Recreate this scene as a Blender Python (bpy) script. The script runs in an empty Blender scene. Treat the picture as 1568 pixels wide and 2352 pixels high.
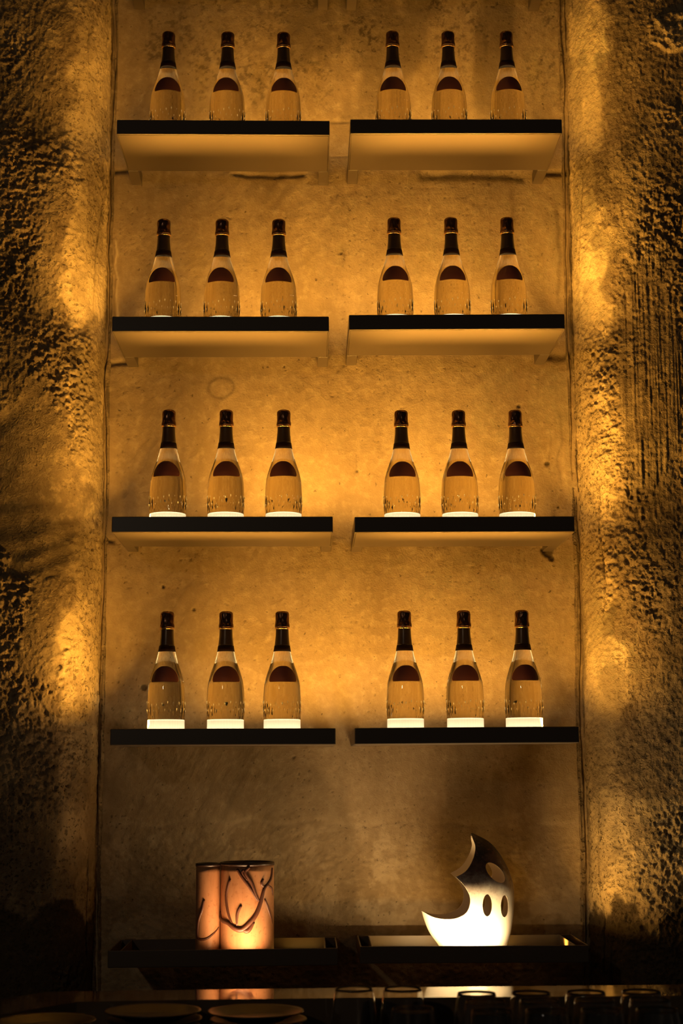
import bpy, bmesh, math, random
import numpy as np
from mathutils import Matrix, Vector

# ------------------------------------------------------------------ camera
SC = bpy.context.scene
COL = SC.collection
EYE = 1.5                                  # eye height; the camera stands at x = y = 0 and looks along +y
FPX, PITCH, YAW, ROLL = 3795.85, 0.1537, 0.01915, -0.004367
fw = Vector((math.sin(YAW) * math.cos(PITCH), math.cos(YAW) * math.cos(PITCH), math.sin(PITCH)))
r0 = Vector((math.cos(YAW), -math.sin(YAW), 0))
u0 = r0.cross(fw)
RT = math.cos(ROLL) * r0 + math.sin(ROLL) * u0
UP = math.cos(ROLL) * u0 - math.sin(ROLL) * r0
cam_d = bpy.data.cameras.new('camera'); cam = bpy.data.objects.new('camera', cam_d); COL.objects.link(cam)
M = Matrix((RT, UP, -fw)).transposed().to_4x4(); M.translation = (0, 0, EYE)
cam.matrix_world = M
cam_d.sensor_fit = 'VERTICAL'; cam_d.sensor_height = 36; cam_d.sensor_width = 24
cam_d.lens = FPX / 2352 * 36
cam_d.clip_start = 0.05
cam_d.dof.use_dof = True; cam_d.dof.focus_distance = 3.86; cam_d.dof.aperture_fstop = 4.0
SC.camera = cam

# ------------------------------------------------------------------ world, exposure, light levels
w = bpy.data.worlds.new('dim_room'); SC.world = w; w.use_nodes = True
bg = w.node_tree.nodes['Background']; bg.inputs[0].default_value = (1, .78, .58, 1); bg.inputs[1].default_value = 0.013
SC.view_settings.view_transform = 'Standard'; SC.view_settings.look = 'None'
SC.view_settings.exposure = 0; SC.view_settings.gamma = 1; SC.view_settings.use_curve_mapping = False
SC.cycles.caustics_reflective = False; SC.cycles.caustics_refractive = False
SC.cycles.max_bounces = 10; SC.cycles.transmission_bounces = 9; SC.cycles.diffuse_bounces = 3; SC.cycles.sample_clamp_indirect = 4
SC.cycles.use_denoising = True
LED = (1.0, 0.50, 0.078)                    # amber strip colour
room_d = bpy.data.lights.new('room_lamp', 'POINT'); room_d.energy = 24; room_d.color = (1, .76, .52); room_d.shadow_soft_size = .06
room_lamp = bpy.data.objects.new('room_lamp', room_d); COL.objects.link(room_lamp); room_lamp.location = (-1.7, -1.0, 2.75)   # one of the room's own lamps, behind the viewer
# per row (top shelf first): (wash at the wall, up-light at the front, disc under the bottles), then left / right factor
ROW_W = [(0.58, .85, 10), (0.86, 1.4, 12), (1.2, 1.5, 14), (1.1, 1.35, 16), (0, 0, 0)]
MIDW = [.14, .16, .33, .32]
ENDW = [.70, 1.5, 1.4, 1.5]                 # lamp at the pillar end of each tray
SIDE = {'left': .84, 'right': 1.1}

# ------------------------------------------------------------------ helpers
def at(px, py, Y):                         # photograph pixel -> world point at depth Y
    d = fw * FPX + RT * (px - 784) - UP * (py - 1176)
    k = Y / d.y
    return Vector((d.x * k, Y, EYE + d.z * k))
def onz(px, py, z):                        # photograph pixel -> world point on the level z
    d = fw * FPX + RT * (px - 784) - UP * (py - 1176)
    k = (z - EYE) / d.z
    return Vector((d.x * k, d.y * k, z))

def mesh_obj(name, me, mat, parent=None, smooth=False):
    o = bpy.data.objects.new(name, me); COL.objects.link(o)
    if mat is not None and not me.materials: me.materials.append(mat)
    if parent is not None: o.parent = parent
    if smooth:
        me.polygons.foreach_set('use_smooth', [True] * len(me.polygons))
    return o
def bm_obj(name, bm, mat, parent=None, smooth=False):
    me = bpy.data.meshes.new(name); bm.normal_update(); bm.to_mesh(me); bm.free()
    return mesh_obj(name, me, mat, parent, smooth)
def box_bm(x0, x1, y0, y1, z0, z1, bevel=0, seg=2):
    bm = bmesh.new()
    bmesh.ops.create_cube(bm, size=1)
    for v in bm.verts:
        v.co = ((x0 + x1) / 2 + v.co.x * (x1 - x0), (y0 + y1) / 2 + v.co.y * (y1 - y0), (z0 + z1) / 2 + v.co.z * (z1 - z0))
    if bevel: bmesh.ops.bevel(bm, geom=bm.edges[:], offset=bevel, segments=seg, affect='EDGES', profile=.5)
    return bm
def box(name, b, mat, parent=None, bevel=0, seg=2): return bm_obj(name, box_bm(*b, bevel=bevel, seg=seg), mat, parent)
def lathe_bm(prof, seg=64, rad=None, cap0=True, cap1=True):
    """prof: list of (r, z); rad(theta, r, z) may change the radius."""
    bm = bmesh.new(); rings = []
    for r, z in prof:
        if r < 1e-6: rings.append([bm.verts.new((0, 0, z))]); continue
        ring = []
        for i in range(seg):
            t = 2 * math.pi * i / seg
            q = rad(t, r, z) if rad else r
            ring.append(bm.verts.new((q * math.cos(t), q * math.sin(t), z)))
        rings.append(ring)
    for a, b in zip(rings, rings[1:]):
        for i in range(seg):
            j = (i + 1) % seg
            if len(a) == 1 and len(b) == 1: continue
            if len(a) == 1: bm.faces.new((a[0], b[j], b[i]))
            elif len(b) == 1: bm.faces.new((a[i], a[j], b[0]))
            else: bm.faces.new((a[i], a[j], b[j], b[i]))
    for ok, rg in ((cap0, rings[0][::-1]), (cap1, rings[-1])):
        if ok and len(rg) > 1:
            for e in bm.faces.new(rg).edges: e.smooth = False
    bmesh.ops.recalc_face_normals(bm, faces=bm.faces[:])
    return bm
def tube_bm(bm, pts, radii, seg=8):
    pts = [Vector(p) for p in pts]; rings = []
    for i, p in enumerate(pts):
        d = (pts[min(i + 1, len(pts) - 1)] - pts[max(i - 1, 0)]).normalized()
        a = d.orthogonal().normalized() if i == 0 else (prev - d * prev.dot(d)).normalized()
        prev = a; b = d.cross(a)
        rings.append([bm.verts.new(p + (a * math.cos(2 * math.pi * k / seg) + b * math.sin(2 * math.pi * k / seg)) * radii[i]) for k in range(seg)])
    for a, b in zip(rings, rings[1:]):
        for k in range(seg):
            bm.faces.new((a[k], a[(k + 1) % seg], b[(k + 1) % seg], b[k]))
    bm.faces.new(rings[0][::-1]); bm.faces.new(rings[-1])
def smooth_line(pts, n=6):
    out = []
    P = [Vector(p) for p in pts]; P = [2 * P[0] - P[1]] + P + [2 * P[-1] - P[-2]]
    for i in range(1, len(P) - 2):
        for k in range(n):
            t = k / n
            out.append(.5 * ((2 * P[i]) + (P[i + 1] - P[i - 1]) * t + (2 * P[i - 1] - 5 * P[i] + 4 * P[i + 1] - P[i + 2]) * t * t + (3 * P[i] - P[i - 1] - 3 * P[i + 1] + P[i + 2]) * t ** 3))
    out.append(P[-2]); return out
def empty(name, loc, label, cat, group=None):
    o = bpy.data.objects.new(name, None); COL.objects.link(o); o.location = loc; o.empty_display_size = .05
    return tag(o, label, cat, group)
def tag(o, label, cat, group=None):
    o['label'] = label; o['category'] = cat
    if group: o['group'] = group
    return o
def copy_tree(src, parent=None):
    c = src.copy(); COL.objects.link(c)
    if parent is not None: c.parent = parent
    for ch in [x for x in list(bpy.data.objects) if x.parent == src]: copy_tree(ch, c)
    return c

# numpy value noise
def vnoise(x, y, seed):
    T = np.random.RandomState(seed).rand(256, 256)
    xi = np.floor(x).astype(int); yi = np.floor(y).astype(int); fx = x - xi; fy = y - yi
    fx = fx * fx * fx * (fx * (fx * 6 - 15) + 10); fy = fy * fy * fy * (fy * (fy * 6 - 15) + 10)
    a = T[xi & 255, yi & 255]; b = T[(xi + 1) & 255, yi & 255]; c = T[xi & 255, (yi + 1) & 255]; d = T[(xi + 1) & 255, (yi + 1) & 255]
    return (a * (1 - fx) + b * fx) * (1 - fy) + (c * (1 - fx) + d * fx) * fy
def fbm(x, y, f, octv, seed, gain=.5):
    s = 0; a = 1; n = 0
    for k in range(octv):
        s = s + a * vnoise(x * f + 17.3 * k, y * f + 5.1 * k, seed + k); n += a; a *= gain; f *= 2.03
    return s / n
def sst(a, b, x):
    t = np.clip((x - a) / (b - a), 0, 1); return t * t * (3 - 2 * t)
def grid_mesh(name, P, attrs):             # P: (nu, nv, 3)
    nu, nv = P.shape[:2]
    me = bpy.data.meshes.new(name)
    me.vertices.add(nu * nv); me.vertices.foreach_set('co', P.reshape(-1).astype(np.float32))
    i, j = np.meshgrid(np.arange(nu - 1), np.arange(nv - 1), indexing='ij')
    a = (i * nv + j).ravel(); q = np.stack([a, a + nv, a + nv + 1, a + 1], 1)
    n = len(q)
    me.loops.add(n * 4); me.loops.foreach_set('vertex_index', q.ravel().astype(np.int32))
    me.polygons.add(n); me.polygons.foreach_set('loop_start', (np.arange(n) * 4).astype(np.int32))
    me.polygons.foreach_set('use_smooth', np.ones(n, bool))
    me.update(calc_edges=True)
    for k, v in attrs.items():
        at_ = me.attributes.new(k, 'FLOAT', 'POINT'); at_.data.foreach_set('value', v.ravel().astype(np.float32))
    return me

# ------------------------------------------------------------------ materials
class Nt:
    def __init__(s, name):
        s.m = bpy.data.materials.new(name); s.m.use_nodes = True; s.t = s.m.node_tree
        s.b = s.t.nodes['Principled BSDF']; s.out = s.t.nodes['Material Output']
    def n(s, kind, **kw):
        x = s.t.nodes.new(kind)
        for k, v in kw.items():
            if k.startswith('i_'):
                key = k[2:]; key = int(key) if key.isdigit() else key.replace('_', ' ')
                x.inputs[key].default_value = v
            else: setattr(x, k, v)
        return x
    def l(s, a, b): s.t.links.new(a, b)
    def mix(s, fac, a, b):
        x = s.n('ShaderNodeMix', data_type='RGBA')
        for sock, v in ((x.inputs[0], fac), (x.inputs[6], a), (x.inputs[7], b)):
            if hasattr(v, 'links'): s.l(v, sock)
            else: sock.default_value = v if not isinstance(v, tuple) or len(v) == 4 else (*v, 1)
        return x.outputs[2]
    def ramp(s, src, a, b):
        x = s.n('ShaderNodeMapRange'); x.inputs[1].default_value = a; x.inputs[2].default_value = b; s.l(src, x.inputs[0]); return x.outputs[0]
    def math(s, op, a, b):
        x = s.n('ShaderNodeMath', operation=op)
        for sock, v in zip(x.inputs, (a, b)):
            if hasattr(v, 'links'): s.l(v, sock)
            else: sock.default_value = v
        return x.outputs[0]
def simple(name, col, rough=.5, metal=0, spec=.5, **kw):
    t = Nt(name); t.b.inputs['Base Color'].default_value = (*col, 1); t.b.inputs['Roughness'].default_value = rough
    t.b.inputs['Metallic'].default_value = metal; t.b.inputs['Specular IOR Level'].default_value = spec
    for k, v in kw.items(): t.b.inputs[k.replace('_', ' ')].default_value = v
    return t.m
def emit(name, col, s):
    t = Nt(name); t.b.inputs['Base Color'].default_value = (0, 0, 0, 1)
    t.b.inputs['Emission Color'].default_value = (*col, 1); t.b.inputs['Emission Strength'].default_value = s
    return t.m

def plaster(name, base, dark, pale, bump, pit, crater=0):
    t = Nt(name); N = t.n
    co = N('ShaderNodeTexCoord').outputs['Object']
    st = N('ShaderNodeMapping'); st.inputs['Scale'].default_value = (1, 1, .35); t.l(co, st.inputs[0])
    n1 = N('ShaderNodeTexNoise', i_Scale=5.0, i_Detail=5.0, i_Roughness=.65); t.l(st.outputs[0], n1.inputs[0])
    n2 = N('ShaderNodeTexNoise', i_Scale=45.0, i_Detail=5.0, i_Roughness=.7); t.l(co, n2.inputs[0])
    n3 = N('ShaderNodeTexNoise', i_Scale=260.0, i_Detail=2.0, i_Roughness=.6); t.l(co, n3.inputs[0])
    def pitset(scale, r0, r1, lo, hi):
        wa = N('ShaderNodeMix', data_type='VECTOR'); wa.inputs[0].default_value = .03; t.l(co, wa.inputs[4]); t.l(n2.outputs['Color'], wa.inputs[5])
        vo = N('ShaderNodeTexVoronoi', i_Scale=scale); t.l(wa.outputs[1], vo.inputs[0])
        sep = N('ShaderNodeSeparateColor'); t.l(vo.outputs['Color'], sep.inputs[0])
        return t.math('MULTIPLY', t.ramp(vo.outputs['Distance'], r0, r1), t.ramp(sep.outputs[0], lo, hi))
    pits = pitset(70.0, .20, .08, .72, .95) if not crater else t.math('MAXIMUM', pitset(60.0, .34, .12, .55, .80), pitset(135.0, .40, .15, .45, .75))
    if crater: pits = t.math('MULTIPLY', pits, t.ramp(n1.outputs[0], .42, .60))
    c = t.mix(t.ramp(n1.outputs[0], .32, .68), dark, base)
    c = t.mix(t.math('MULTIPLY', t.ramp(n2.outputs[0], .50, .72), .55), c, pale)
    c = t.mix(t.math('MULTIPLY', t.ramp(n2.outputs[0], .48, .28), .5), c, dark)
    at1 = N('ShaderNodeAttribute', attribute_name='stain'); at2 = N('ShaderNodeAttribute', attribute_name='pale')
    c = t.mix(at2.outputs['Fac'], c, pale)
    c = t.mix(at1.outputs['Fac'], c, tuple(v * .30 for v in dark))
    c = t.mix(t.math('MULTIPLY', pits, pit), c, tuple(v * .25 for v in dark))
    t.l(c, t.b.inputs['Base Color']); t.b.inputs['Roughness'].default_value = .85; t.b.inputs['Specular IOR Level'].default_value = .25
    h = t.math('ADD', t.math('MULTIPLY', n2.outputs[0], 1.2), t.math('MULTIPLY', n3.outputs[0], .5))
    h = t.math('SUBTRACT', h, t.math('MULTIPLY', pits, .8 + crater))
    b = N('ShaderNodeBump'); b.inputs['Strength'].default_value = bump; b.inputs['Distance'].default_value = .004
    t.l(h, b.inputs['Height']); t.l(b.outputs[0], t.b.inputs['Normal'])
    return t.m
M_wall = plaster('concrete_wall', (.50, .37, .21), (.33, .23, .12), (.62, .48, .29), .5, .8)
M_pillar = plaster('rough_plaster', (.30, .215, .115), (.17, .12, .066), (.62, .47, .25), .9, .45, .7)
M_tray = simple('bronze_black_metal', (.10, .075, .052), .38, .0, .5)
M_dark = simple('blackened_wood', (.02, .017, .014), .5)
M_ledge = None
def _ledge():
    t = Nt('polished_stone')
    co = t.n('ShaderNodeTexCoord').outputs['Object']
    n = t.n('ShaderNodeTexNoise', i_Scale=14.0, i_Detail=6.0); t.l(co, n.inputs[0])
    t.l(t.mix(n.outputs[0], (.08, .055, .03), (.16, .11, .065)), t.b.inputs['Base Color'])
    t.l(t.ramp(n.outputs[0], .3, 3.2), t.b.inputs['Roughness']); t.b.inputs['Specular IOR Level'].default_value = .9
    return t.m
M_ledge = _ledge()
def glass(name, col, ior, rough=0):
    t = Nt(name); t.b.inputs['Base Color'].default_value = (*col, 1); t.b.inputs['Transmission Weight'].default_value = 1
    t.b.inputs['IOR'].default_value = ior; t.b.inputs['Roughness'].default_value = rough
    return t.m
M_glass = glass('bottle_glass', (.92, .82, .54), 1.52)
M_clear = glass('clear_glass', (.96, .94, .9), 1.45)
def _puck():
    t = Nt('glowing_glass_base'); t.t.nodes.remove(t.b)
    tr = t.n('ShaderNodeBsdfTranslucent'); tr.inputs[0].default_value = (.96, .93, .86, 1)
    gl = t.n('ShaderNodeBsdfGlossy'); gl.inputs['Roughness'].default_value = .15
    fr = t.n('ShaderNodeFresnel', i_IOR=1.4); mx = t.n('ShaderNodeMixShader')
    t.l(fr.outputs[0], mx.inputs[0]); t.l(tr.outputs[0], mx.inputs[1]); t.l(gl.outputs[0], mx.inputs[2]); t.l(mx.outputs[0], t.out.inputs[0])
    return t.m
M_puck = _puck()
M_facet = simple('frosted_cut_glass', (.88, .84, .74), .22, 0, .8)
M_disc = emit('led_disc', (1, .74, .42), 7.5)
def _foil():
    t = Nt('crinkled_foil'); co = t.n('ShaderNodeTexCoord').outputs['Object']
    m = t.n('ShaderNodeMapping'); m.inputs['Scale'].default_value = (1, 1, .5); t.l(co, m.inputs[0])
    v = t.n('ShaderNodeTexVoronoi', i_Scale=150.0); t.l(m.outputs[0], v.inputs[0])
    b = t.n('ShaderNodeBump'); b.inputs['Strength'].default_value = .6; b.inputs['Distance'].default_value = .003
    t.l(v.outputs['Distance'], b.inputs['Height']); t.l(b.outputs[0], t.b.inputs['Normal'])
    t.b.inputs['Base Color'].default_value = (.17, .09, .055, 1); t.b.inputs['Metallic'].default_value = 1; t.b.inputs['Roughness'].default_value = .28
    return t.m
M_foil = _foil()
M_neck = simple('dark_neck_foil', (.055, .036, .024), .28, .3, .5)
M_band = simple('maroon_band', (.018, .006, .006), .6, 0, .15)
M_label = simple('maroon_label', (.13, .036, .034), .5)
M_gold = simple('gold_edge', (.75, .48, .18), .3, 1)
M_ring = simple('gold_ring', (.9, .58, .26), .25, 1)

# ------------------------------------------------------------------ structure: back wall, pillars, trims, floor
FRONT, TW, TT, TD, TA = 3.70, .4990, .0363, .2422, .0991     # tray front depth, tray width, height, depth, arm length
BACK = FRONT + TD + TA                                       # back wall
NL, NR = at(241, 1000, BACK).x, at(1322, 1000, BACK).x       # niche sides
def pix_of(X, Y, Z):
    x = X; y = Y; z = Z - EYE
    a = x * RT.x + y * RT.y + z * RT.z; b = x * UP.x + y * UP.y + z * UP.z; c = x * fw.x + y * fw.y + z * fw.z
    return 784 + FPX * a / c, 1176 - FPX * b / c
Z0, Z1 = .80, 3.80

def make_back_wall():
    nu, nv = 420, 1000
    X, Z = np.meshgrid(np.linspace(NL - .05, NR + .05, nu), np.linspace(Z0, Z1, nv), indexing='ij')
    px, py = pix_of(X, BACK, Z)                              # marks on the wall are placed by where they were seen on it
    d = (fbm(X, Z, 3, 4, 11) - .5) * .008 + (fbm(X, Z, 40, 4, 21) - .5) * .0022
    diag = fbm(X * .5 + Z * .9, X * .9 * 6 - Z * .5 * 6, 12, 3, 31); d += (diag - .5) * .0012
    pm = vnoise(X * 260, Z * 260, 41); pits = sst(.90, .97, pm) * sst(.45, .6, fbm(X, Z, 6, 3, 42)); d -= pits * .002
    stain = np.zeros_like(X); pale = np.zeros_like(X)
    wob = fbm(X, Z, 14, 5, 51)
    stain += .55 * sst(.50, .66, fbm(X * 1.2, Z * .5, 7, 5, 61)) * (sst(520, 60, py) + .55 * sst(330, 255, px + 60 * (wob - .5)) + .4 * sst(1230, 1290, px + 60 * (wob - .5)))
    sp = fbm(X, Z, 90, 4, 63, .7); stain += .55 * sst(.50, .68, sp) * sst(340, 160, py) * sst(.40, .6, fbm(X, Z, 8, 3, 64))
    stain += .5 * pits
    r = np.hypot((px - 508) / 28, (py - 892) / 22) + (wob - .5) * .8
    stain += .45 * np.exp(-((r - 1) / .16) ** 2)
    # smears under the top shelf, arm holes, long drips
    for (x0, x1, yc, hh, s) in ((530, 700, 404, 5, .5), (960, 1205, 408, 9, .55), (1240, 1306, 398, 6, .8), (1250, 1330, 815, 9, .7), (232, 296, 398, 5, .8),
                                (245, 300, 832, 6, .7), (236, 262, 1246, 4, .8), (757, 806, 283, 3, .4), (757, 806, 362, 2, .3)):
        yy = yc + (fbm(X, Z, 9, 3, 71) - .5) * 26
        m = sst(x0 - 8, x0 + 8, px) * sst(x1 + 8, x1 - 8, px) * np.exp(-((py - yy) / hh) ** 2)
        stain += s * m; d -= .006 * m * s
    for (xc, y0, y1, ww, s) in ((1285, 950, 1110, 3, .35), (1262, 1000, 1090, 2, .3), (1180, 430, 520, 8, .3), (1280, 480, 700, 5, .45), (1310, 500, 720, 4, .5), (790, 570, 600, 3, .4), (815, 1050, 1090, 2, .3)):
        xx = xc + (fbm(X * 0, Z, 12, 3, int(xc)) - .5) * 24
        m = np.exp(-((px - xx) / ww) ** 2) * sst(y0 - 12, y0 + 12, py) * sst(y1 + 12, y1 - 12, py); stain += s * m
    for (xc, yc, rr) in ((783, 582, 4), (653, 842, 4), (1191, 933, 5), (1256, 1065, 6), (820, 1082, 3), (375, 1348, 4), (331, 1580, 7), (1282, 1165, 4), (445, 1400, 4), (1258, 1268, 12), (1266, 1282, 7), (1247, 1262, 6)):
        m = sst(1.25, .7, np.hypot(px - xc, (py - yc) * 1.1) / rr + (wob - .5) * 1.2); stain += .9 * m; d -= .003 * m
    for pts in (((264, 552), (268, 580), (263, 610), (270, 640), (266, 680), (270, 726)),):
        best = np.full(X.shape, 1e9)
        for (a, b), (c, e) in zip(pts, pts[1:]):
            vx, vy = c - a, e - b; tt = np.clip(((px - a) * vx + (py - b) * vy) / (vx * vx + vy * vy), 0, 1)
            best = np.minimum(best, np.hypot(px - a - tt * vx, py - b - tt * vy))
        m = sst(4.0, 1.5, best + (wob - .5) * 3); pale += .9 * m; d += .003 * m
    m = sst(1.1, .6, np.hypot((px - 985 + (py - 478) * .3) / 6, (py - 478) / 13) + (wob - .5)); pale += .8 * m; d -= .0008 * m
    d += (fbm(X, Z * 1.4, 110, 3, 91) - .5) * .004 * sst(1840, 1990, py)
    # pour joint and the paler band of laitance under the lowest shelf
    m = np.exp(-((py - 1890 - (wob - .5) * 30) / 6) ** 2); pale += .35 * m * sst(.42, .6, fbm(X, Z, 10, 3, 81)); d -= .001 * m
    pale += .55 * sst(.5, .62, fbm(X, Z, 24, 5, 82)) * sst(1780, 1950, py)
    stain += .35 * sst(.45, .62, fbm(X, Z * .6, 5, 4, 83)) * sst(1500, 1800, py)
    P = np.stack([X, BACK - d, Z], -1)
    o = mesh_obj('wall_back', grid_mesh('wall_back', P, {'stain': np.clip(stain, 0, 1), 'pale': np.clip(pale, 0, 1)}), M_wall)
    o['kind'] = 'structure'; o['label'] = 'smooth stained concrete wall at the back of the niche'
make_back_wall()

def make_pillar(name, side):
    s = -1 if side == 'left' else 1
    x0 = (NL if s < 0 else NR)
    prof = [(0, .03), (.008, -.03), (.032, -.08), (.062, -.115), (.102, -.140), (.165, -.156), (.26, -.165), (.40, -.168), (.58, -.168)]
    prof = [Vector((a, b, 0)) for a, b in prof]
    line = smooth_line(prof, 12)
    L = [0]
    for a, b in zip(line, line[1:]): L.append(L[-1] + (b - a).length)
    nu, nv = 330, 1180
    us = np.linspace(0, L[-1], nu); lx = np.interp(us, L, [p.x for p in line]); ly = np.interp(us, L, [p.y for p in line])
    tx, ty = np.gradient(lx, us), np.gradient(ly, us); nx, ny = -ty * 0 + -(-ty), -tx     # outward normal of the left-hand profile
    nrm = np.hypot(tx, ty); nx, ny = -ty / nrm, tx / nrm
    nx, ny = -nx, -ny
    U, Z = np.meshgrid(us, np.linspace(Z0, Z1, nv), indexing='ij')
    X = x0 + s * lx[:, None] + 0 * Z; Y = BACK + ly[:, None] + 0 * Z
    px, py = pix_of(X, Y, Z)
    sd = 100 if s < 0 else 300
    big = fbm(U, Z * .6, 4, 4, sd + 1); crag = fbm(U, Z, 26, 5, sd + 2, .6); fine = fbm(U, Z, 110, 3, sd + 3)
    rough = sst(.44, .60, fbm(U, Z * .55, 6, 4, sd + 4)) * sst(.05, .16, U)
    pitn = fbm(U, Z, 115, 3, sd + 5); pits = sst(.56, .72, pitn) * rough
    comb = fbm((U + .10 * (Z - 2.4) ** 2 * .3) * 300, Z * 5, 1, 2, sd + 6)
    d = (big - .5) * .014 + (crag - .5) * (.003 + .006 * rough) + (fine - .5) * (.003 + .008 * rough) + (fbm(U, Z * .5, 190, 2, sd + 33) - .5) * .003 - pits * .0045
    d += np.clip(crag - .56, 0, 1) * .014 * rough
    stain = .34 * sst(.50, .66, fbm(U, Z * .5, 9, 5, sd + 7)); pale = .8 * sst(.54, .66, fbm(U * 1.3, Z * .8, 9, 5, sd + 8))
    wob = fbm(U, Z, 12, 5, sd + 9)
    edge = sst(.02, .05, U) * sst(.19, .165, U + (wob - .5) * .14); pale = pale * (.35 + .65 * edge) + .55 * edge * (.6 + .8 * fbm(U, Z * .4, 20, 4, sd + 34))  # pale plaster band beside the niche, also lightened to brighten the tray-light streak
    if s < 0:                                                # smooth trowelled repair with swirls
        e = np.hypot((px - 70) / 125, (py - 1130) / 205) + (wob - .5) * .9
        m = sst(1.08, .92, e)
        sw = np.sin(((px - 200) * .05 + (py - 1330) * .11 * (1 + .002 * px)) + 5 * fbm(U, Z, 7, 3, sd + 20))
        d = d * (1 - m) + m * (-.004 + (big - .5) * .02 + sw * .0012 * sst(1120, 1180, py) + (fbm(U, Z, 9, 2, sd + 21) - .5) * .012)
        stain = stain * (1 - m) + .25 * m; pale = pale * (1 - m)
        lowc = 2075
    else:                                                    # combed plaster
        m = sst(1.05, .8, np.hypot((px - 1490) / 85, (py - 830) / 300) + (wob - .5) * .5)
        d = d * (1 - .7 * m) + m * (comb - .5) * .0045
        m2 = sst(1.0, .9, np.hypot((px - 1545) / 60, (py - 70) / 45) + (wob - .5) * .9); d += .016 * m2 * crag; pale = np.maximum(pale, m2 * sst(.4, .6, crag))
        # peeling paint low down
        pe = sst(1870, 1985, py) * sst(.43, .47, fbm(U, Z, 11, 5, sd + 30)); pale = np.maximum(pale, .9 * pe); d += .003 * pe
        y1 = sst(.50, .53, fbm(U, Z, 13, 4, sd + 31)) * sst(1820, 1845, py) * sst(1935, 1900, py) * sst(1445, 1460, px); pale = np.maximum(pale, .8 * y1)
        lowc = 2075
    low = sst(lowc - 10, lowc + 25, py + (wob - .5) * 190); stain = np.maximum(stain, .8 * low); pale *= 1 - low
    # long vertical cracks near the niche
    for k in range(3):
        uc = .03 + .05 * k + (fbm(U * 0, Z, 3, 4, sd + 40 + k) - .5) * .07
        m = np.exp(-((U - uc) / .0018) ** 2) * sst(.56, .62, fbm(U * 0 + k * 3.1, Z, 2.5, 2, sd + 50 + k)); d -= .010 * m; stain += .6 * m
    d *= sst(0, .03, U) * .9 + .1
    P = np.stack([X - s * 0 + (s * nx[:, None]) * d, Y + ny[:, None] * d, Z], -1)
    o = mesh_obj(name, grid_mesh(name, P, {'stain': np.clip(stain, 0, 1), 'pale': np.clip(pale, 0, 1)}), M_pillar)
    o['kind'] = 'structure'; o['label'] = 'rough pitted plaster pillar on the %s of the niche' % side
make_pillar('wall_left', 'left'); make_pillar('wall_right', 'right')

def make_trim(name, xa, xb, seed):                           # ragged plaster fillet down the corner
    nu, nv = 24, 700
    A, Z = np.meshgrid(np.linspace(0, 1, nu), np.linspace(Z0, Z1, nv), indexing='ij')
    wv = (fbm(A * 0, Z, 3, 5, seed) - .5) * .020
    X = xa + (xb - xa) * A + wv * np.sin(A * math.pi) + wv * .5
    h = .010 * np.sin(np.clip(A, 0, 1) * math.pi) ** .6 * (.6 + .8 * fbm(A * 0, Z, 5, 4, seed + 1)) + (fbm(A * 5, Z * 10, 1.3, 4, seed + 2) - .5) * .010 * np.sin(A * math.pi)
    h -= .010 * np.exp(-((A - .5 - (fbm(A * 0, Z, 4, 3, seed + 3) - .5) * .5) / .10) ** 2)
    P = np.stack([X, BACK + .004 - h, Z], -1)
    st = .5 * sst(.5, .65, fbm(A * 2, Z * 3, 4, 4, seed + 4))
    o = mesh_obj(name, grid_mesh(name, P, {'stain': st, 'pale': st * 0}), M_pillar)
    o['kind'] = 'structure'; o['label'] = 'ragged plaster fillet in the niche corner'
make_trim('trim_1', NL - .014, NL + .014, 500); make_trim('trim_2', NR - .018, NR + .014, 600)
fl = box('floor', (-3, 3, -1.5, 4.6, -.05, 0), M_dark); fl['kind'] = 'structure'; fl['label'] = 'dark floor of the bar'

# ------------------------------------------------------------------ tray shelves
def area(name, parent, loc, rot, sx, sy, power, spread, col=LED):
    d = bpy.data.lights.new(name, 'AREA'); d.shape = 'RECTANGLE'; d.size = sx; d.size_y = sy; d.energy = power; d.spread = spread; d.color = col
    o = bpy.data.objects.new(name, d); COL.objects.link(o); o.parent = parent; o.location = loc; o.rotation_euler = rot
    return o
HW, HD = TW / 2, TD / 2
XL = [-.4520, .0956], [-.4551, .0901], [-.4479, .1004], [-.4433, .0981], [None, None]
ZT = [1.5057, 1.5087], [1.0298, 1.0340], [.5636, .5621], [.0880, .0879], [None, None]
SL = [-.0017, .0036], [.0010, .0053], [-.0008, .0016], [-.0008, .0031], [.0030, .0020]
ROWN = ['top row', 'second row', 'third row', 'fourth row', 'bottom row']
def proto_shelf():
    t = empty('tray_shelf', (0, 0, 0), 'x', 'shelf', 'wall mounted tray shelves')
    box('front_panel', (-HW, HW, -HD, -HD + .005, 0, TT), M_tray, t, .0018)
    box('back_panel', (-HW + .0035, HW - .0035, HD - .003, HD, .001, TT - .0005), M_tray, t, .0006, 1)
    for s in (-1, 1):
        a, b = sorted((s * HW, s * (HW - .003)))
        box('side_panel', (a, b, -HD + .0052, HD - .0032, 0, TT), M_tray, t, .0008, 1)
        a, b = sorted((s * (HW - .0255), s * (HW - .0280)))
        box('partition', (a, b, -HD + .0052, HD - .0032, .0032, TT - .001), M_tray, t, .0006, 1)
        a, b = sorted((s * HW, s * (HW - .0255)))
        box('support_arm', (a, b, HD + .0002, HD + TA + .012, .0004, .028), M_tray, t, .001, 1)
    box('bottom_plate', (-HW + .0035, HW - .0035, -HD + .0052, HD - .0032, 0, .003), M_tray, t)
    return t
shelf0 = proto_shelf(); first = True
SHELF = {}
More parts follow.
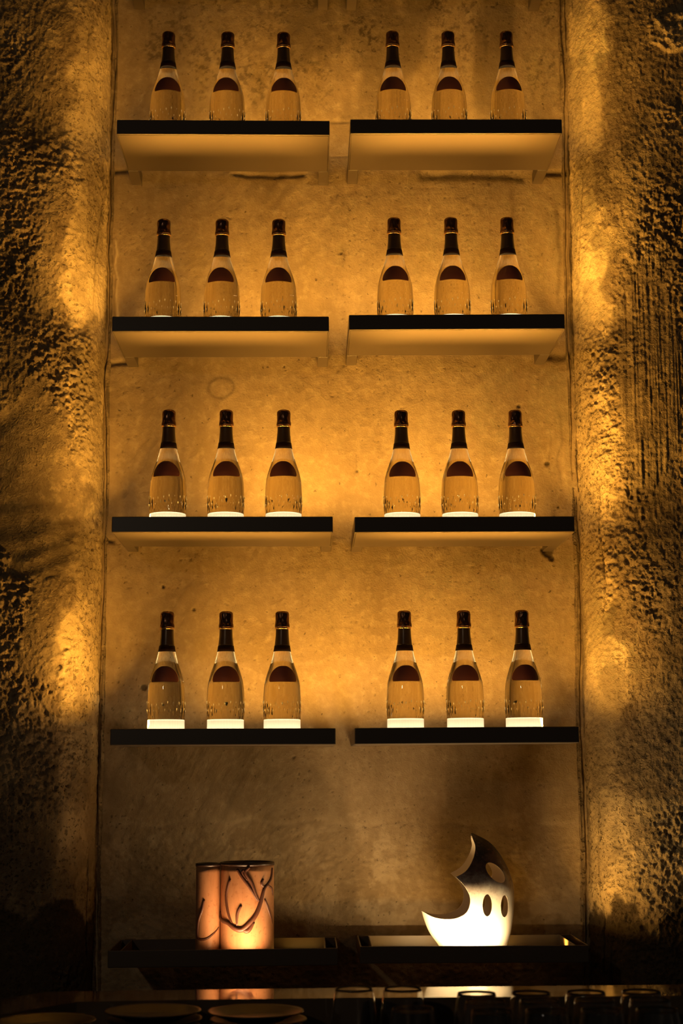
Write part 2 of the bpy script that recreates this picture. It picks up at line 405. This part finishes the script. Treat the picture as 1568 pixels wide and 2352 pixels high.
for r in range(-1, 5):
    for c, side in enumerate(('left', 'right')):
        if r == -1:
            x = XL[0][c] + HW; zt = EYE + 2 * ZT[0][c] - ZT[1][c] + .012; sl = 0
            p = at((735 if c == 0 else 797), 24, BACK); zt = p.z + TT
        elif r == 4:
            pa, pb = (at(246, 2184, FRONT), at(776.7, 2177.5, FRONT)) if c == 0 else (at(825.8, 2174, FRONT), at(1352.3, 2171.2, FRONT))
            x = (pa.x + pb.x) / 2; zt = (pa.z + pb.z) / 2; sl = (pb.z - pa.z) / (pb.x - pa.x)
        else:
            x = XL[r][c] + HW; sl = SL[r][c]; zt = EYE + ZT[r][c] + sl * HW
        o = shelf0 if first else copy_tree(shelf0); first = False
        o.location = (x, FRONT + HD, zt - TT); o.rotation_euler = (0, -sl, 0)
        o['label'] = ('black metal tray shelf mostly above the picture, %s support arms showing' % side) if r == -1 else 'black metal tray shelf in the %s, %s of the central gap' % (ROWN[r], side)
        SHELF[(r, c)] = o
for (r, c), o in SHELF.items():
    if r < 0: continue
    side = ('left', 'right')[c]; k = SIDE[side]
    if r < 4:
        ww, uu, _ = ROW_W[r]
        lx, hx = (-.03, HW - .03) if c == 0 else (-HW + .03, .18)
        area('wash_light', o, ((lx + hx) / 2, HD - .072, TT - .006), (math.radians(180 - 24), 0, 0), hx - lx, .012, ww * k, math.radians(118))
        area('front_light', o, (0, -HD + .016, .010), (math.pi, 0, 0), TW - .07, .008, uu * k, math.radians(32))
        area('bottle_light', o, (0, -HD + .014, .012), (math.radians(180 - 25), 0, 0), TW - .16, .006, .26 * ww, math.radians(120))
        for s in (-1, 1):
            out = s * (1 if c else -1) > 0
            if out: area('end_light', o, (s * (HW - .060), -.008, TT - .008), Vector((s * .66, .12, .74)).to_track_quat('-Z', 'Y').to_euler(), .03, .06, ENDW[r] * (1.15 if c else 1.0), math.radians(104))
            else: area('end_light', o, (s * (HW - .045), .0, TT - .008), (math.radians(180 - 25), s * math.radians(20), 0), .03, .03, MIDW[r], math.radians(130))

# ------------------------------------------------------------------ bottles
S_ = 1 / 1002.0
outer = [(43.6, 0), (43.8, 32), (43.6, 70), (43.3, 93), (42.3, 116), (41, 131.6), (37.5, 147), (32.8, 162), (27.4, 177.5), (22.6, 193), (19.3, 207), (17.2, 220), (15, 240), (14.2, 257), (14.2, 262)]
def prof_r(z):
    return float(np.interp(z, [p[1] for p in outer], [p[0] for p in outer]))
# smooth the profile
zz = np.linspace(0, 262, 1049); rr = np.array([prof_r(z) for z in zz]); 
for _ in range(260): rr[1:-1] = (rr[:-2] + 2 * rr[1:-1] + rr[2:]) / 4
def prof_s(z): return float(np.interp(z, zz, rr))
NF = 20
def flute(t, r, z):                                          # cut flutes with pointed tops, staggered high and low
    z /= S_
    d = 0
    for k, (off, top, dep) in enumerate(((0, 95, 2.2), (.5, 77, 2.2))):
        f = (t / (2 * math.pi) * NF + off) % 1.0 - .5
        half = .5 * min(1, max(0, (top - z) / 34))
        if half > 1e-4 and abs(f) < half: d = max(d, dep * (1 - (abs(f) / half) ** 1.3) * min(1, half * 2.6))
    return r - d * S_
PUCK = 51
def make_bottle():
    t = empty('champagne_bottle', (0, 0, 0), 'x', 'bottle', 'champagne bottles on the shelves')
    zs = list(np.linspace(PUCK + .3, 100, 46)) + list(np.linspace(101, 232, 130))
    gb = bm_obj('glass_body', lathe_bm([(prof_s(z) * S_, z * S_) for z in zs], 160, flute), M_glass, t, True)
    bp = [(prof_s(z) * S_, z * S_) for z in np.linspace(.5, PUCK - 1.2, 24)] + [((prof_s(PUCK) - 1.5) * S_, PUCK * S_)]
    bm_obj('glass_base', lathe_bm(bp, 160, flute, cap0=False), M_puck, t, True)
    nk = [((prof_s(z) + .5) * S_, z * S_) for z in np.linspace(219.5, 259, 12)]
    nk = [(nk[0][0] - .0004, nk[0][1])] + nk
    bm_obj('neck_foil', lathe_bm(nk, 48), M_neck, t, True)
    bd = [((prof_s(z) + .9) * S_, z * S_) for z in (206.5, 213, 219.8)]
    bm_obj('neck_band', lathe_bm([(bd[0][0] - .0008, bd[0][1])] + bd + [(bd[-1][0] - .0006, bd[-1][1])], 48), M_band, t, True)
    cp = [(15.0, 262.5), (17.2, 263), (17.0, 268), (15.9, 274), (15.8, 283), (16.0, 291), (15.2, 295.5), (12.5, 298.6), (8, 300), (0, 300.4)]
    def crin(tt, r, z): return r * (1 + .022 * math.sin(9 * tt + z * 900) * math.sin(5 * tt + 2) * (1 if z < .296 else .3))
    cps = smooth_line([Vector((a * S_, b * S_, 0)) for a, b in cp], 3)
    bm_obj('crown_cap', lathe_bm([(max(0, p.x), p.y) for p in cps], 64, crin), M_foil, t, True)
    rg = [(14.6, 258), (16.0, 258.5), (16.6, 260.5), (16.2, 262.4), (14.6, 262.6)]
    bm_obj('cap_ring', lathe_bm([(a * S_, b * S_) for a, b in rg], 48), M_ring, t, True)
    # small cut facets at the tops of the flutes, leaning down and outwards
    bm = bmesh.new(); rnd = random.Random(4)
    for k in range(2 * NF):
        th = 2 * math.pi * (k + rnd.uniform(.35, .65)) / (2 * NF); zc = (86 if k % 2 else 73) + rnd.uniform(-4, 3); hw = rnd.uniform(.5, 1.5); hh = rnd.uniform(3, 7)
        def fp(da, z, out):
            R = prof_s(z) + out; a = th + da / R
            return bm.verts.new((R * math.cos(a) * S_, R * math.sin(a) * S_, z * S_))
        c = [fp(0, zc + hh, -.4), fp(-hw, zc + hh * .5, .2), fp(0, zc - hh * .6, -.2), fp(hw, zc + hh * .5, .2)]; m = fp(0, zc + hh * .55, 1.5)
        for i in range(4): bm.faces.new((c[i], c[(i + 1) % 4], m))
        bm.faces.new(c[::-1])
    bmesh.ops.recalc_face_normals(bm, faces=bm.faces[:])
    bm_obj('cut_facets', bm, M_facet, t)
    # half-round label wrapped on the shoulder
    def label_mesh(lift, thick, z_lo, z_hi, hwid):
        bm = bmesh.new(); n, mm = 24, 36; sheets = []
        for lf in (lift, lift - thick):
            rows = []
            for i in range(mm + 1):
                q = i / mm; z = z_lo + (z_hi - z_lo) * q
                e = math.sqrt(max(0, 1 - (q * .985) ** 2.1))
                if q < .12: e *= 1 - .06 * (1 - q / .12) ** 2
                wd = hwid * e; row = []
                for j in range(n + 1):
                    xx = -wd + 2 * wd * j / n; R = prof_s(z) + lf; a = math.asin(max(-.98, min(.98, xx / R)))
                    row.append(bm.verts.new((R * math.sin(a) * S_, -R * math.cos(a) * S_, z * S_)))
                rows.append(row)
            sheets.append(rows)
        A, B = sheets
        for i in range(mm):
            for j in range(n):
                bm.faces.new((A[i][j], A[i][j + 1], A[i + 1][j + 1], A[i + 1][j])); bm.faces.new((B[i][j], B[i + 1][j], B[i + 1][j + 1], B[i][j + 1]))
            for j, f in ((0, 1), (n, -1)):
                bm.faces.new((A[i][j], A[i + 1][j], B[i + 1][j], B[i][j])[::f])
        for i, f in ((0, -1), (mm, 1)):
            for j in range(n): bm.faces.new((A[i][j], A[i][j + 1], B[i][j + 1], B[i][j])[::f])
        bm.normal_update()
        for ed in bm.edges:
            if len(ed.link_faces) == 2 and ed.link_faces[0].normal.angle(ed.link_faces[1].normal, 0) > .6: ed.smooth = False
        return bm
    lb = bm_obj('label', label_mesh(1.25, .3, 136.5, 171, 31), M_label, t, True)
    bm_obj('gold_border', label_mesh(.85, .3, 135.2, 172.2, 31.6), M_gold, lb, True)
    return t
bot0 = make_bottle(); first = True
BX = [((384.5, 521.3, 650.4), (903.6, 1032.3, 1167)), ((374, 509, 640), (908, 1039.5, 1169.5)),
      ((385, 518, 651), (923.6, 1056.5, 1187.7)), ((381, 517.4, 647.5), (931.4, 1069, 1204))]
LIPY = [276, 726, 1187, 1672]
BY = FRONT + .116
FLOOR_IN = .0075
POS = [['left end', 'middle', 'end beside the central gap'], ['end beside the central gap', 'middle', 'right end']]
RW = ['topmost', 'second', 'third', 'fourth']
disc_bm = None
for r in range(4):
    for c in range(2):
        for k in range(3):
            o = bot0 if first else copy_tree(bot0); first = False
            sh = SHELF[(r, c)]; p = at(BX[r][c][k], LIPY[r], BY)
            zin = sh.location.z + FLOOR_IN + SL[r][c] * (p.x - sh.location.x)
            o.location = (p.x, BY, zin + .0006); o.rotation_euler = (0, -SL[r][c], random.Random(r * 7 + c * 3 + k).uniform(-.10, .10))
            o['label'] = 'clear champagne bottle, maroon label, %s of the %s %s shelf' % (POS[c][k], RW[r], ('left', 'right')[c])
            # lit disc in the tray floor under the bottle
            if disc_bm is None:
                dm = bpy.data.meshes.new('led_disc'); b_ = lathe_bm([(.0425, .0035), (.0425, FLOOR_IN - .0006), (.0420, FLOOR_IN)], 40); b_.to_mesh(dm); b_.free(); disc_bm = dm
            d = mesh_obj('led_disc', disc_bm, M_disc, sh); d.location = (p.x - sh.location.x, BY - sh.location.y, 0)

# ------------------------------------------------------------------ bottom trays: two ceramic vases and a ceramic sculpture
def zfloor(c): return SHELF[(4, c)].location.z + .003
def _vase_mat(name, a, b, c_):
    t = Nt(name); co = t.n('ShaderNodeTexCoord').outputs['Object']
    m = t.n('ShaderNodeMapping'); m.inputs['Scale'].default_value = (1, 1, .25); t.l(co, m.inputs[0])
    n = t.n('ShaderNodeTexNoise', i_Scale=40.0, i_Detail=6.0, i_Roughness=.7); t.l(m.outputs[0], n.inputs[0])
    n2 = t.n('ShaderNodeTexNoise', i_Scale=120.0, i_Detail=4.0); t.l(co, n2.inputs[0])
    cc = t.mix(t.ramp(n.outputs[0], .35, .65), a, b); cc = t.mix(t.ramp(n2.outputs[0], .58, .7), cc, c_)
    t.l(cc, t.b.inputs['Base Color']); t.b.inputs['Roughness'].default_value = .38
    bp = t.n('ShaderNodeBump'); bp.inputs['Strength'].default_value = .25; bp.inputs['Distance'].default_value = .002
    t.l(n.outputs[0], bp.inputs['Height']); t.l(bp.outputs[0], t.b.inputs['Normal'])
    return t.m
M_vase = _vase_mat('terracotta_glaze', (.42, .19, .085), (.52, .26, .125), (.37, .16, .07))
M_branch = simple('dark_brown_slip', (.085, .028, .013), .5)
M_rim = simple('dark_glazed_rim', (.03, .015, .01), .4)
def vase(name, label, cx, rad_px, top_py, Y, branches):
    p = at(cx, 2100, Y); z0 = zfloor(0) + .0005; zt = at(cx, top_py, Y).z
    sc = (FPX * math.cos(PITCH) + 900 * math.sin(PITCH)) / Y; R = rad_px / sc
    t = empty(name, (p.x, Y, z0), label, 'vase', 'cylindrical ceramic vases')
    H = zt - z0; th = .006
    pr = [(R - .004, 0), (R, .004)] + [(R * (1 + .003 * math.sin(q * 5)), .004 + (H - .010) * q) for q in np.linspace(.05, 1, 14)]
    pr2 = pr + [(R - th, H - .006), (R - th, .01), (0, .01)]
    bm_obj('body', lathe_bm([(0, 0)] + pr2, 72, lambda a, r, z: r * (1 + .004 * math.sin(2 * a + 1))), M_vase, t, True)
    bm_obj('rim', lathe_bm([(R - th - .001, H - .007), (R + .0012, H - .007), (R + .001, H - .001), (R - .002, H), (R - th - .001, H - .001), (R - th - .001, H - .007)], 72, lambda a, r, z: r * (1 + .004 * math.sin(2 * a + 1)), False, False), M_rim, t, True)
    for br in branches:
        pts = []
        for zx, zy in br['p']:
            x = 200 + zx / 2.613; y = 1850 + zy / 2.613
            a = math.asin(max(-.97, min(.97, (x - cx) / rad_px))); z = at(x, y, Y - R * math.cos(a)).z - z0
            pts.append(Vector((a, z, 0)))
        sm = smooth_line(pts, 5); bm = bmesh.new(); n = len(sm)
        rad = [1.2 * br['w'] * (.55 + .45 * math.sin(math.pi * min(1, .18 + .82 * i / (n - 1)))) for i in range(n)]
        tube_bm(bm, [((R - .0010) * math.sin(q.x), -(R - .0010) * math.cos(q.x), min(max(q.y, .004), H - .004)) for q in sm], rad, 8)
        bm_obj('branch_relief', bm, M_branch, t, True)
    return t
VY = 3.832
vase('ceramic_vase', 'wide terracotta cylinder vase with dark branch relief in the bottom left tray', 567, 61.5, 1979, VY, [
    {'p': [(800, 640), (812, 685), (850, 702), (890, 735), (935, 745), (985, 700), (1020, 650), (1045, 580), (1065, 500), (1090, 470)], 'w': .0052},
    {'p': [(862, 440), (840, 540), (850, 630), (868, 690), (890, 735)], 'w': .0034}, {'p': [(930, 600), (908, 650), (905, 722)], 'w': .0034},
    {'p': [(905, 380), (935, 430), (985, 500), (1030, 575)], 'w': .0032}, {'p': [(978, 370), (955, 402), (990, 460), (1015, 530), (1035, 575)], 'w': .0036},
    {'p': [(945, 385), (938, 405), (965, 450)], 'w': .0030}, {'p': [(1060, 440), (1050, 470), (1068, 495)], 'w': .0030}, {'p': [(1110, 375), (1102, 440), (1070, 488)], 'w': .0034},
    {'p': [(1085, 480), (1108, 500), (1114, 540)], 'w': .0028}, {'p': [(1068, 560), (1095, 640), (1112, 710)], 'w': .0026}, {'p': [(940, 742), (970, 752), (1005, 700)], 'w': .0050}])
vase('ceramic_vase', 'slim terracotta cylinder vase left of the wide one in the bottom left tray', 477, 27.5, 1982, VY - .012, [
    {'p': [(706, 565), (692, 630), (672, 690), (666, 770), (678, 802), (720, 800), (760, 770), (790, 730)], 'w': .0030}])

def _sculpt_mat():
    t = Nt('white_to_black_glaze'); co = t.n('ShaderNodeTexCoord').outputs['Object']
    sp = t.n('ShaderNodeSeparateXYZ'); t.l(co, sp.inputs[0])
    n = t.n('ShaderNodeTexNoise', i_Scale=22.0, i_Detail=8.0, i_Roughness=.7); t.l(co, n.inputs[0])
    n2 = t.n('ShaderNodeTexNoise', i_Scale=130.0, i_Detail=4.0); t.l(co, n2.inputs[0])
    h = t.math('ADD', sp.outputs[2], t.math('MULTIPLY', t.math('SUBTRACT', n.outputs[0], .5), .17))
    h = t.math('ADD', h, t.math('MULTIPLY', sp.outputs[0], -.10))
    c = t.mix(t.ramp(h, .125, .190), (.80, .74, .64), (.30, .17, .13)); c = t.mix(t.ramp(h, .162, .228), c, (.022, .014, .012))
    spk = t.math('MULTIPLY', t.ramp(n2.outputs[0], .56, .66), t.math('MULTIPLY', t.ramp(h, .11, .16), .5)); c = t.mix(spk, c, (.22, .08, .06))
    # the unglazed inside and the cut edges stay cream
    a = t.n('ShaderNodeAttribute', attribute_name='inner'); c = t.mix(a.outputs['Fac'], c, (.74, .62, .46))
    t.l(c, t.b.inputs['Base Color']); t.b.inputs['Roughness'].default_value = .42
    return t.m
M_sculpt = _sculpt_mat()
def sculpture():
    Y = 3.835; z0 = zfloor(1) + .0005; cx = 1082
    base = at(cx, 2170, Y)
    right = [(1150, 2205), (1163.5, 2169), (1173, 2138), (1178.5, 2100), (1180, 2068), (1179, 2037), (1173, 2013), (1160, 1982), (1140, 1951), (1121, 1932), (1097, 1919), (1086, 1914)]
    left = [(1018, 2205), (1006, 2171), (984.5, 2126), (970, 2092), (963, 2068), (962, 2037), (968, 2013), (985, 1982), (1013, 1951), (1037, 1932), (1066, 1919), (1079, 1914)]
    zs, xr, xl = [], [], []
    for (a, b), (c, _) in zip(right, left):
        q = at(a, b, Y); zs.append(q.z - z0); xr.append(q.x - base.x); xl.append(at(c, b, Y).x - base.x)
    zs[0] = 0
    sp = smooth_line([Vector((a, z, 0)) for a, z in zip(xr, zs)], 5); sq = smooth_line([Vector((a, z, 0)) for a, z in zip(xl, zs)], 5)
    xr, xl, zs = [p.x for p in sp], [p.x for p in sq], [p.y for p in sp]
    def shell(off):
        bm = bmesh.new(); n = 96; rings = []
        zf = np.linspace(0 if off == 0 else .008, zs[-1] - (0 if off == 0 else .010), 60)
        for z in zf:
            a = np.interp(z, zs, xr) - off; b = np.interp(z, zs, xl) + off
            if a - b < .003: a, b = (a + b) / 2 + .0015, (a + b) / 2 - .0015
            cxx = (a + b) / 2; rx = (a - b) / 2; ry = rx * .78
            rings.append([bm.verts.new((cxx + rx * math.cos(2 * math.pi * i / n), ry * math.sin(2 * math.pi * i / n), z)) for i in range(n)])
        for p, q in zip(rings, rings[1:]):
            for i in range(n): bm.faces.new((p[i], p[(i + 1) % n], q[(i + 1) % n], q[i]))
        bm.faces.new(rings[0][::-1]); bm.faces.new(rings[-1])
        me = bpy.data.meshes.new('shell'); bm.to_mesh(me); bm.free(); return bpy.data.objects.new('shell', me)
    def cutter(pts, y0=-.3, y1=.3):
        L = [at(a, b, Y) - Vector((base.x, Y, z0)) for a, b in pts]
        lp = smooth_line([Vector((p.x, p.z, 0)) for p in L] + [Vector((L[0].x, L[0].z, 0))], 5)[:-1] if len(pts) < 14 else [Vector((p.x, p.z, 0)) for p in L]
        bm = bmesh.new(); A = [bm.verts.new((p.x, y0, p.y)) for p in lp]; B = [bm.verts.new((p.x, y1, p.y)) for p in lp]
        n = len(A)
        for i in range(n): bm.faces.new((A[i], A[(i + 1) % n], B[(i + 1) % n], B[i]))
        bm.faces.new(A[::-1]); bm.faces.new(B); bmesh.ops.recalc_face_normals(bm, faces=bm.faces[:])
        me = bpy.data.meshes.new('cut'); bm.to_mesh(me); bm.free(); return bpy.data.objects.new('cut', me)
    def poly(arc, rest):
        q = [ (p.x, p.y) for p in smooth_line([Vector((a, b, 0)) for a, b in arc], 8)]
        return q + rest
    def ell(cx_, cy_, a, b, rot=0):
        return [(cx_ + a * math.cos(t) * math.cos(rot) - b * math.sin(t) * math.sin(rot), cy_ + a * math.cos(t) * math.sin(rot) + b * math.sin(t) * math.cos(rot)) for t in np.linspace(0, 2 * math.pi, 33)[:-1]]
    out, inn = shell(0), shell(.0095)
    c1 = cutter(poly([(1080, 1905), (1083, 1925), (1087, 1945), (1079, 1972), (1063, 1996), (1037, 2012)], [(900, 2012), (900, 1890)]))
    c2 = cutter(poly([(1036, 2006), (1056, 2026), (1068, 2045), (1072, 2063), (1067, 2083), (1055, 2096), (1034, 2104), (1008, 2105), (988, 2101), (969, 2092)], [(880, 2092), (880, 2006)]))
    c3 = cutter(ell(1131, 2001, 14.5, 29, math.radians(-45)), -.3, 0.0)
    c6 = cutter(ell(1114, 1996, 15, 30, math.radians(-40)), -.01, .3)
    c4 = cutter(ell(1110.5, 2073, 11, 25)); c5 = cutter(ell(1152, 2077, 9.5, 25))
    cs = [inn, c1, c2, c3, c4, c5, c6]
    for o in [out] + cs: COL.objects.link(o)
    for k in cs:
        m = out.modifiers.new('b', 'BOOLEAN'); m.operation = 'DIFFERENCE'; m.solver = 'EXACT'; m.object = k
    dg = bpy.context.evaluated_depsgraph_get(); me = bpy.data.meshes.new_from_object(out.evaluated_get(dg))
    me.materials.clear()
    for k in [out] + cs: bpy.data.objects.remove(k)
    # mark the outer skin: points on the outer ellipse and faces looking outwards
    n = len(me.polygons); inner = np.zeros(len(me.loops))
    for p in me.polygons:
        c = p.center; a = np.interp(c.z, zs, xr); b = np.interp(c.z, zs, xl); cc = (a + b) / 2; rx = max(.001, (a - b) / 2)
        d = math.hypot((c.x - cc) / rx, c.y / (rx * .78)); rad = Vector(((c.x - cc), c.y / .6, .0))
        isout = p.normal.dot(rad) > .3 * rad.length and d > 1 - .0045 / rx or c.z > zs[-1] - .006
        for li in p.loop_indices: inner[li] = 0 if isout else 1
    at_ = me.attributes.new('inner', 'FLOAT', 'CORNER'); at_.data.foreach_set('value', inner.astype(np.float32))
    me.polygons.foreach_set('use_smooth', [True] * len(me.polygons)); me.set_sharp_from_angle(angle=math.radians(38))
    o = mesh_obj('ceramic_sculpture', me, M_sculpt); o.location = (base.x, Y, z0)
    tag(o, 'white and black glazed ceramic sculpture with crescent cuts and oval holes, in bottom right tray', 'sculpture')
sculpture()
# lights in the bottom trays: one short strip under each piece, hidden behind the front panel
sh = SHELF[(4, 1)]; p = at(1084, 2160, FRONT)
area('sculpture_light', sh, (p.x - sh.location.x - .03, -HD + .022, .006), (math.radians(180 - 12), 0, 0), .21, .016, 2.7, math.radians(160), (1, .68, .32))
area('tray_light', sh, (-.05, HD - .045, .006), (math.radians(180), 0, 0), .34, .012, .24, math.radians(170))
area('end_light', sh, (HW - .06, .02, TT - .010), Vector((.74, .04, .68)).to_track_quat('-Z', 'Y').to_euler(), .03, .05, .42, math.radians(110))
sh = SHELF[(4, 0)]; p = at(560, 2160, FRONT)
area('tray_light', sh, (.17, HD - .045, .006), (math.radians(180), 0, 0), .08, .012, .05, math.radians(170))
area('vase_light', sh, (p.x - sh.location.x, -HD + .022, .006), (math.radians(180 - 10), 0, 0), .12, .014, .75, math.radians(130), (1, .58, .26))

# ------------------------------------------------------------------ bar ledge, worktop, plates, glasses
ZL = EYE - .421
top = [onz(1700, 2260, ZL), onz(770, 2269, ZL), onz(245, 2276, ZL), onz(110, 2277.5, ZL), onz(0, 2295, ZL), onz(-120, 2318, ZL)]
bot = [onz(-120, 2362, ZL), onz(0, 2330, ZL), onz(176, 2301, ZL), onz(454, 2296, ZL), onz(770, 2292.5, ZL), onz(1700, 2286, ZL)]
ZW = EYE - .495
bm = bmesh.new(); lp = top + bot
A = [bm.verts.new((p.x, p.y, ZL)) for p in lp]; B = [bm.verts.new((p.x, p.y, ZW + .0003)) for p in lp]
n = len(A)
for i in range(n): bm.faces.new((A[i], A[(i + 1) % n], B[(i + 1) % n], B[i]))
bm.faces.new(A); bm.faces.new(B[::-1]); bmesh.ops.recalc_face_normals(bm, faces=bm.faces[:])
tag(bm_obj('bar_ledge', bm, M_ledge), 'polished stone bar ledge below the bottom trays, mirroring the lit ceramics', 'ledge')
bc = empty('bar_counter', (0, 2.6, 0), 'dark bar counter under the plates and glasses', 'counter')
box('worktop', (-1.3, 1.3, 1.98 - 2.6, 3.40 - 2.6, ZW - .03, ZW), M_dark, bc, .003)
box('body', (-1.25, 1.25, 2.05 - 2.6, 3.35 - 2.6, 0, ZW - .031), M_dark, bc, .003)

M_plate = simple('dark_stoneware', (.035, .027, .02), .35)
def plate_mesh():
    R = .086
    pr = [(0, 0), (.05, 0), (.054, .003), (R - .004, .0125), (R, .015), (R - .001, .0165), (R - .006, .0150), (.056, .0062), (.05, .005), (0, .005)]
    bm = lathe_bm(pr, 64); me = bpy.data.meshes.new('plate'); bm.to_mesh(me); bm.free(); me.polygons.foreach_set('use_smooth', [True] * len(me.polygons)); return me
PM = plate_mesh()
stacks = [(100, 2343, 'leftmost stack'), (353, 2320, 'middle stack'), (590, 2321, 'stack beside the glasses')]
ORD = ['bottom', 'second lowest', 'middle', 'second highest', 'top']
for sx, sy, nm in stacks:
    ztop = ZW + .0005 + 4 * .0135 + .016
    c = onz(sx, sy, ztop)
    for k in range(5):
        rnd = random.Random(int(sx) + k)
        o = mesh_obj('dinner_plate', PM, M_plate); o.location = (c.x + rnd.uniform(-.003, .003), c.y + rnd.uniform(-.003, .003), ZW + .0005 + k * .0135)
        tag(o, 'dark stoneware plate, %s of the %s on the bar' % (ORD[k], nm), 'plate', 'stacked plates on the bar')

def tumbler_mesh():
    H = .108; prof_o = [(0, 0), (.024, 0), (.030, .002), (.038, .018), (.0415, .040), (.0405, .062), (.0365, .088), (.0330, H)]
    prof_i = [(.0324, H), (.0358, .088), (.0397, .062), (.0407, .040), (.0370, .019), (.027, .0075), (0, .006)]
    po = smooth_line([Vector((a, b, 0)) for a, b in prof_o[2:]], 4); pi = smooth_line([Vector((a, b, 0)) for a, b in prof_i[:6]], 4)
    pr = prof_o[:2] + [(p.x, p.y) for p in po] + [(.0327, H + .0003)] + [(p.x, p.y) for p in pi] + [prof_i[6]]
    bm = lathe_bm(pr, 56); me = bpy.data.meshes.new('tumbler'); bm.to_mesh(me); bm.free(); me.polygons.foreach_set('use_smooth', [True] * len(me.polygons)); return me
TM = tumbler_mesh()
gl = [(813, 2270, 'leftmost of all, beside the plates'), (923, 2270, 'second from the left along the ledge'), (948, 2316, 'low in front of the second from left')]
cols = [(1094, 1), (1219, 2), (1345, 3), (1472, 4)]
cn = ['', 'first column right of the gap', 'second column right of the gap', 'third column right of the gap', 'rightmost column']
for cx, k in cols:
    for (dx, y, nm) in ((0, 2281, 'back'), (20, 2299, 'middle'), (36, 2322, 'front')): gl.append((cx + dx, y - (k - 1) * 1.5, '%s of the %s' % (nm, cn[k])))
ZR = ZW + .108
placed = []
for x, y, nm in gl:
    p = onz(x, y, ZR); q = Vector((p.x, p.y))
    for _ in range(40):
        for a in placed:
            dv = q - a
            if dv.length < .086: q = a + dv.normalized() * .0862
    placed.append(q)
    o = mesh_obj('stemless_glass', TM, M_clear); o.location = (q.x, q.y, ZW + .0004)
    tag(o, 'clear stemless glass on the bar, %s' % nm, 'glass', 'stemless glasses on the bar')
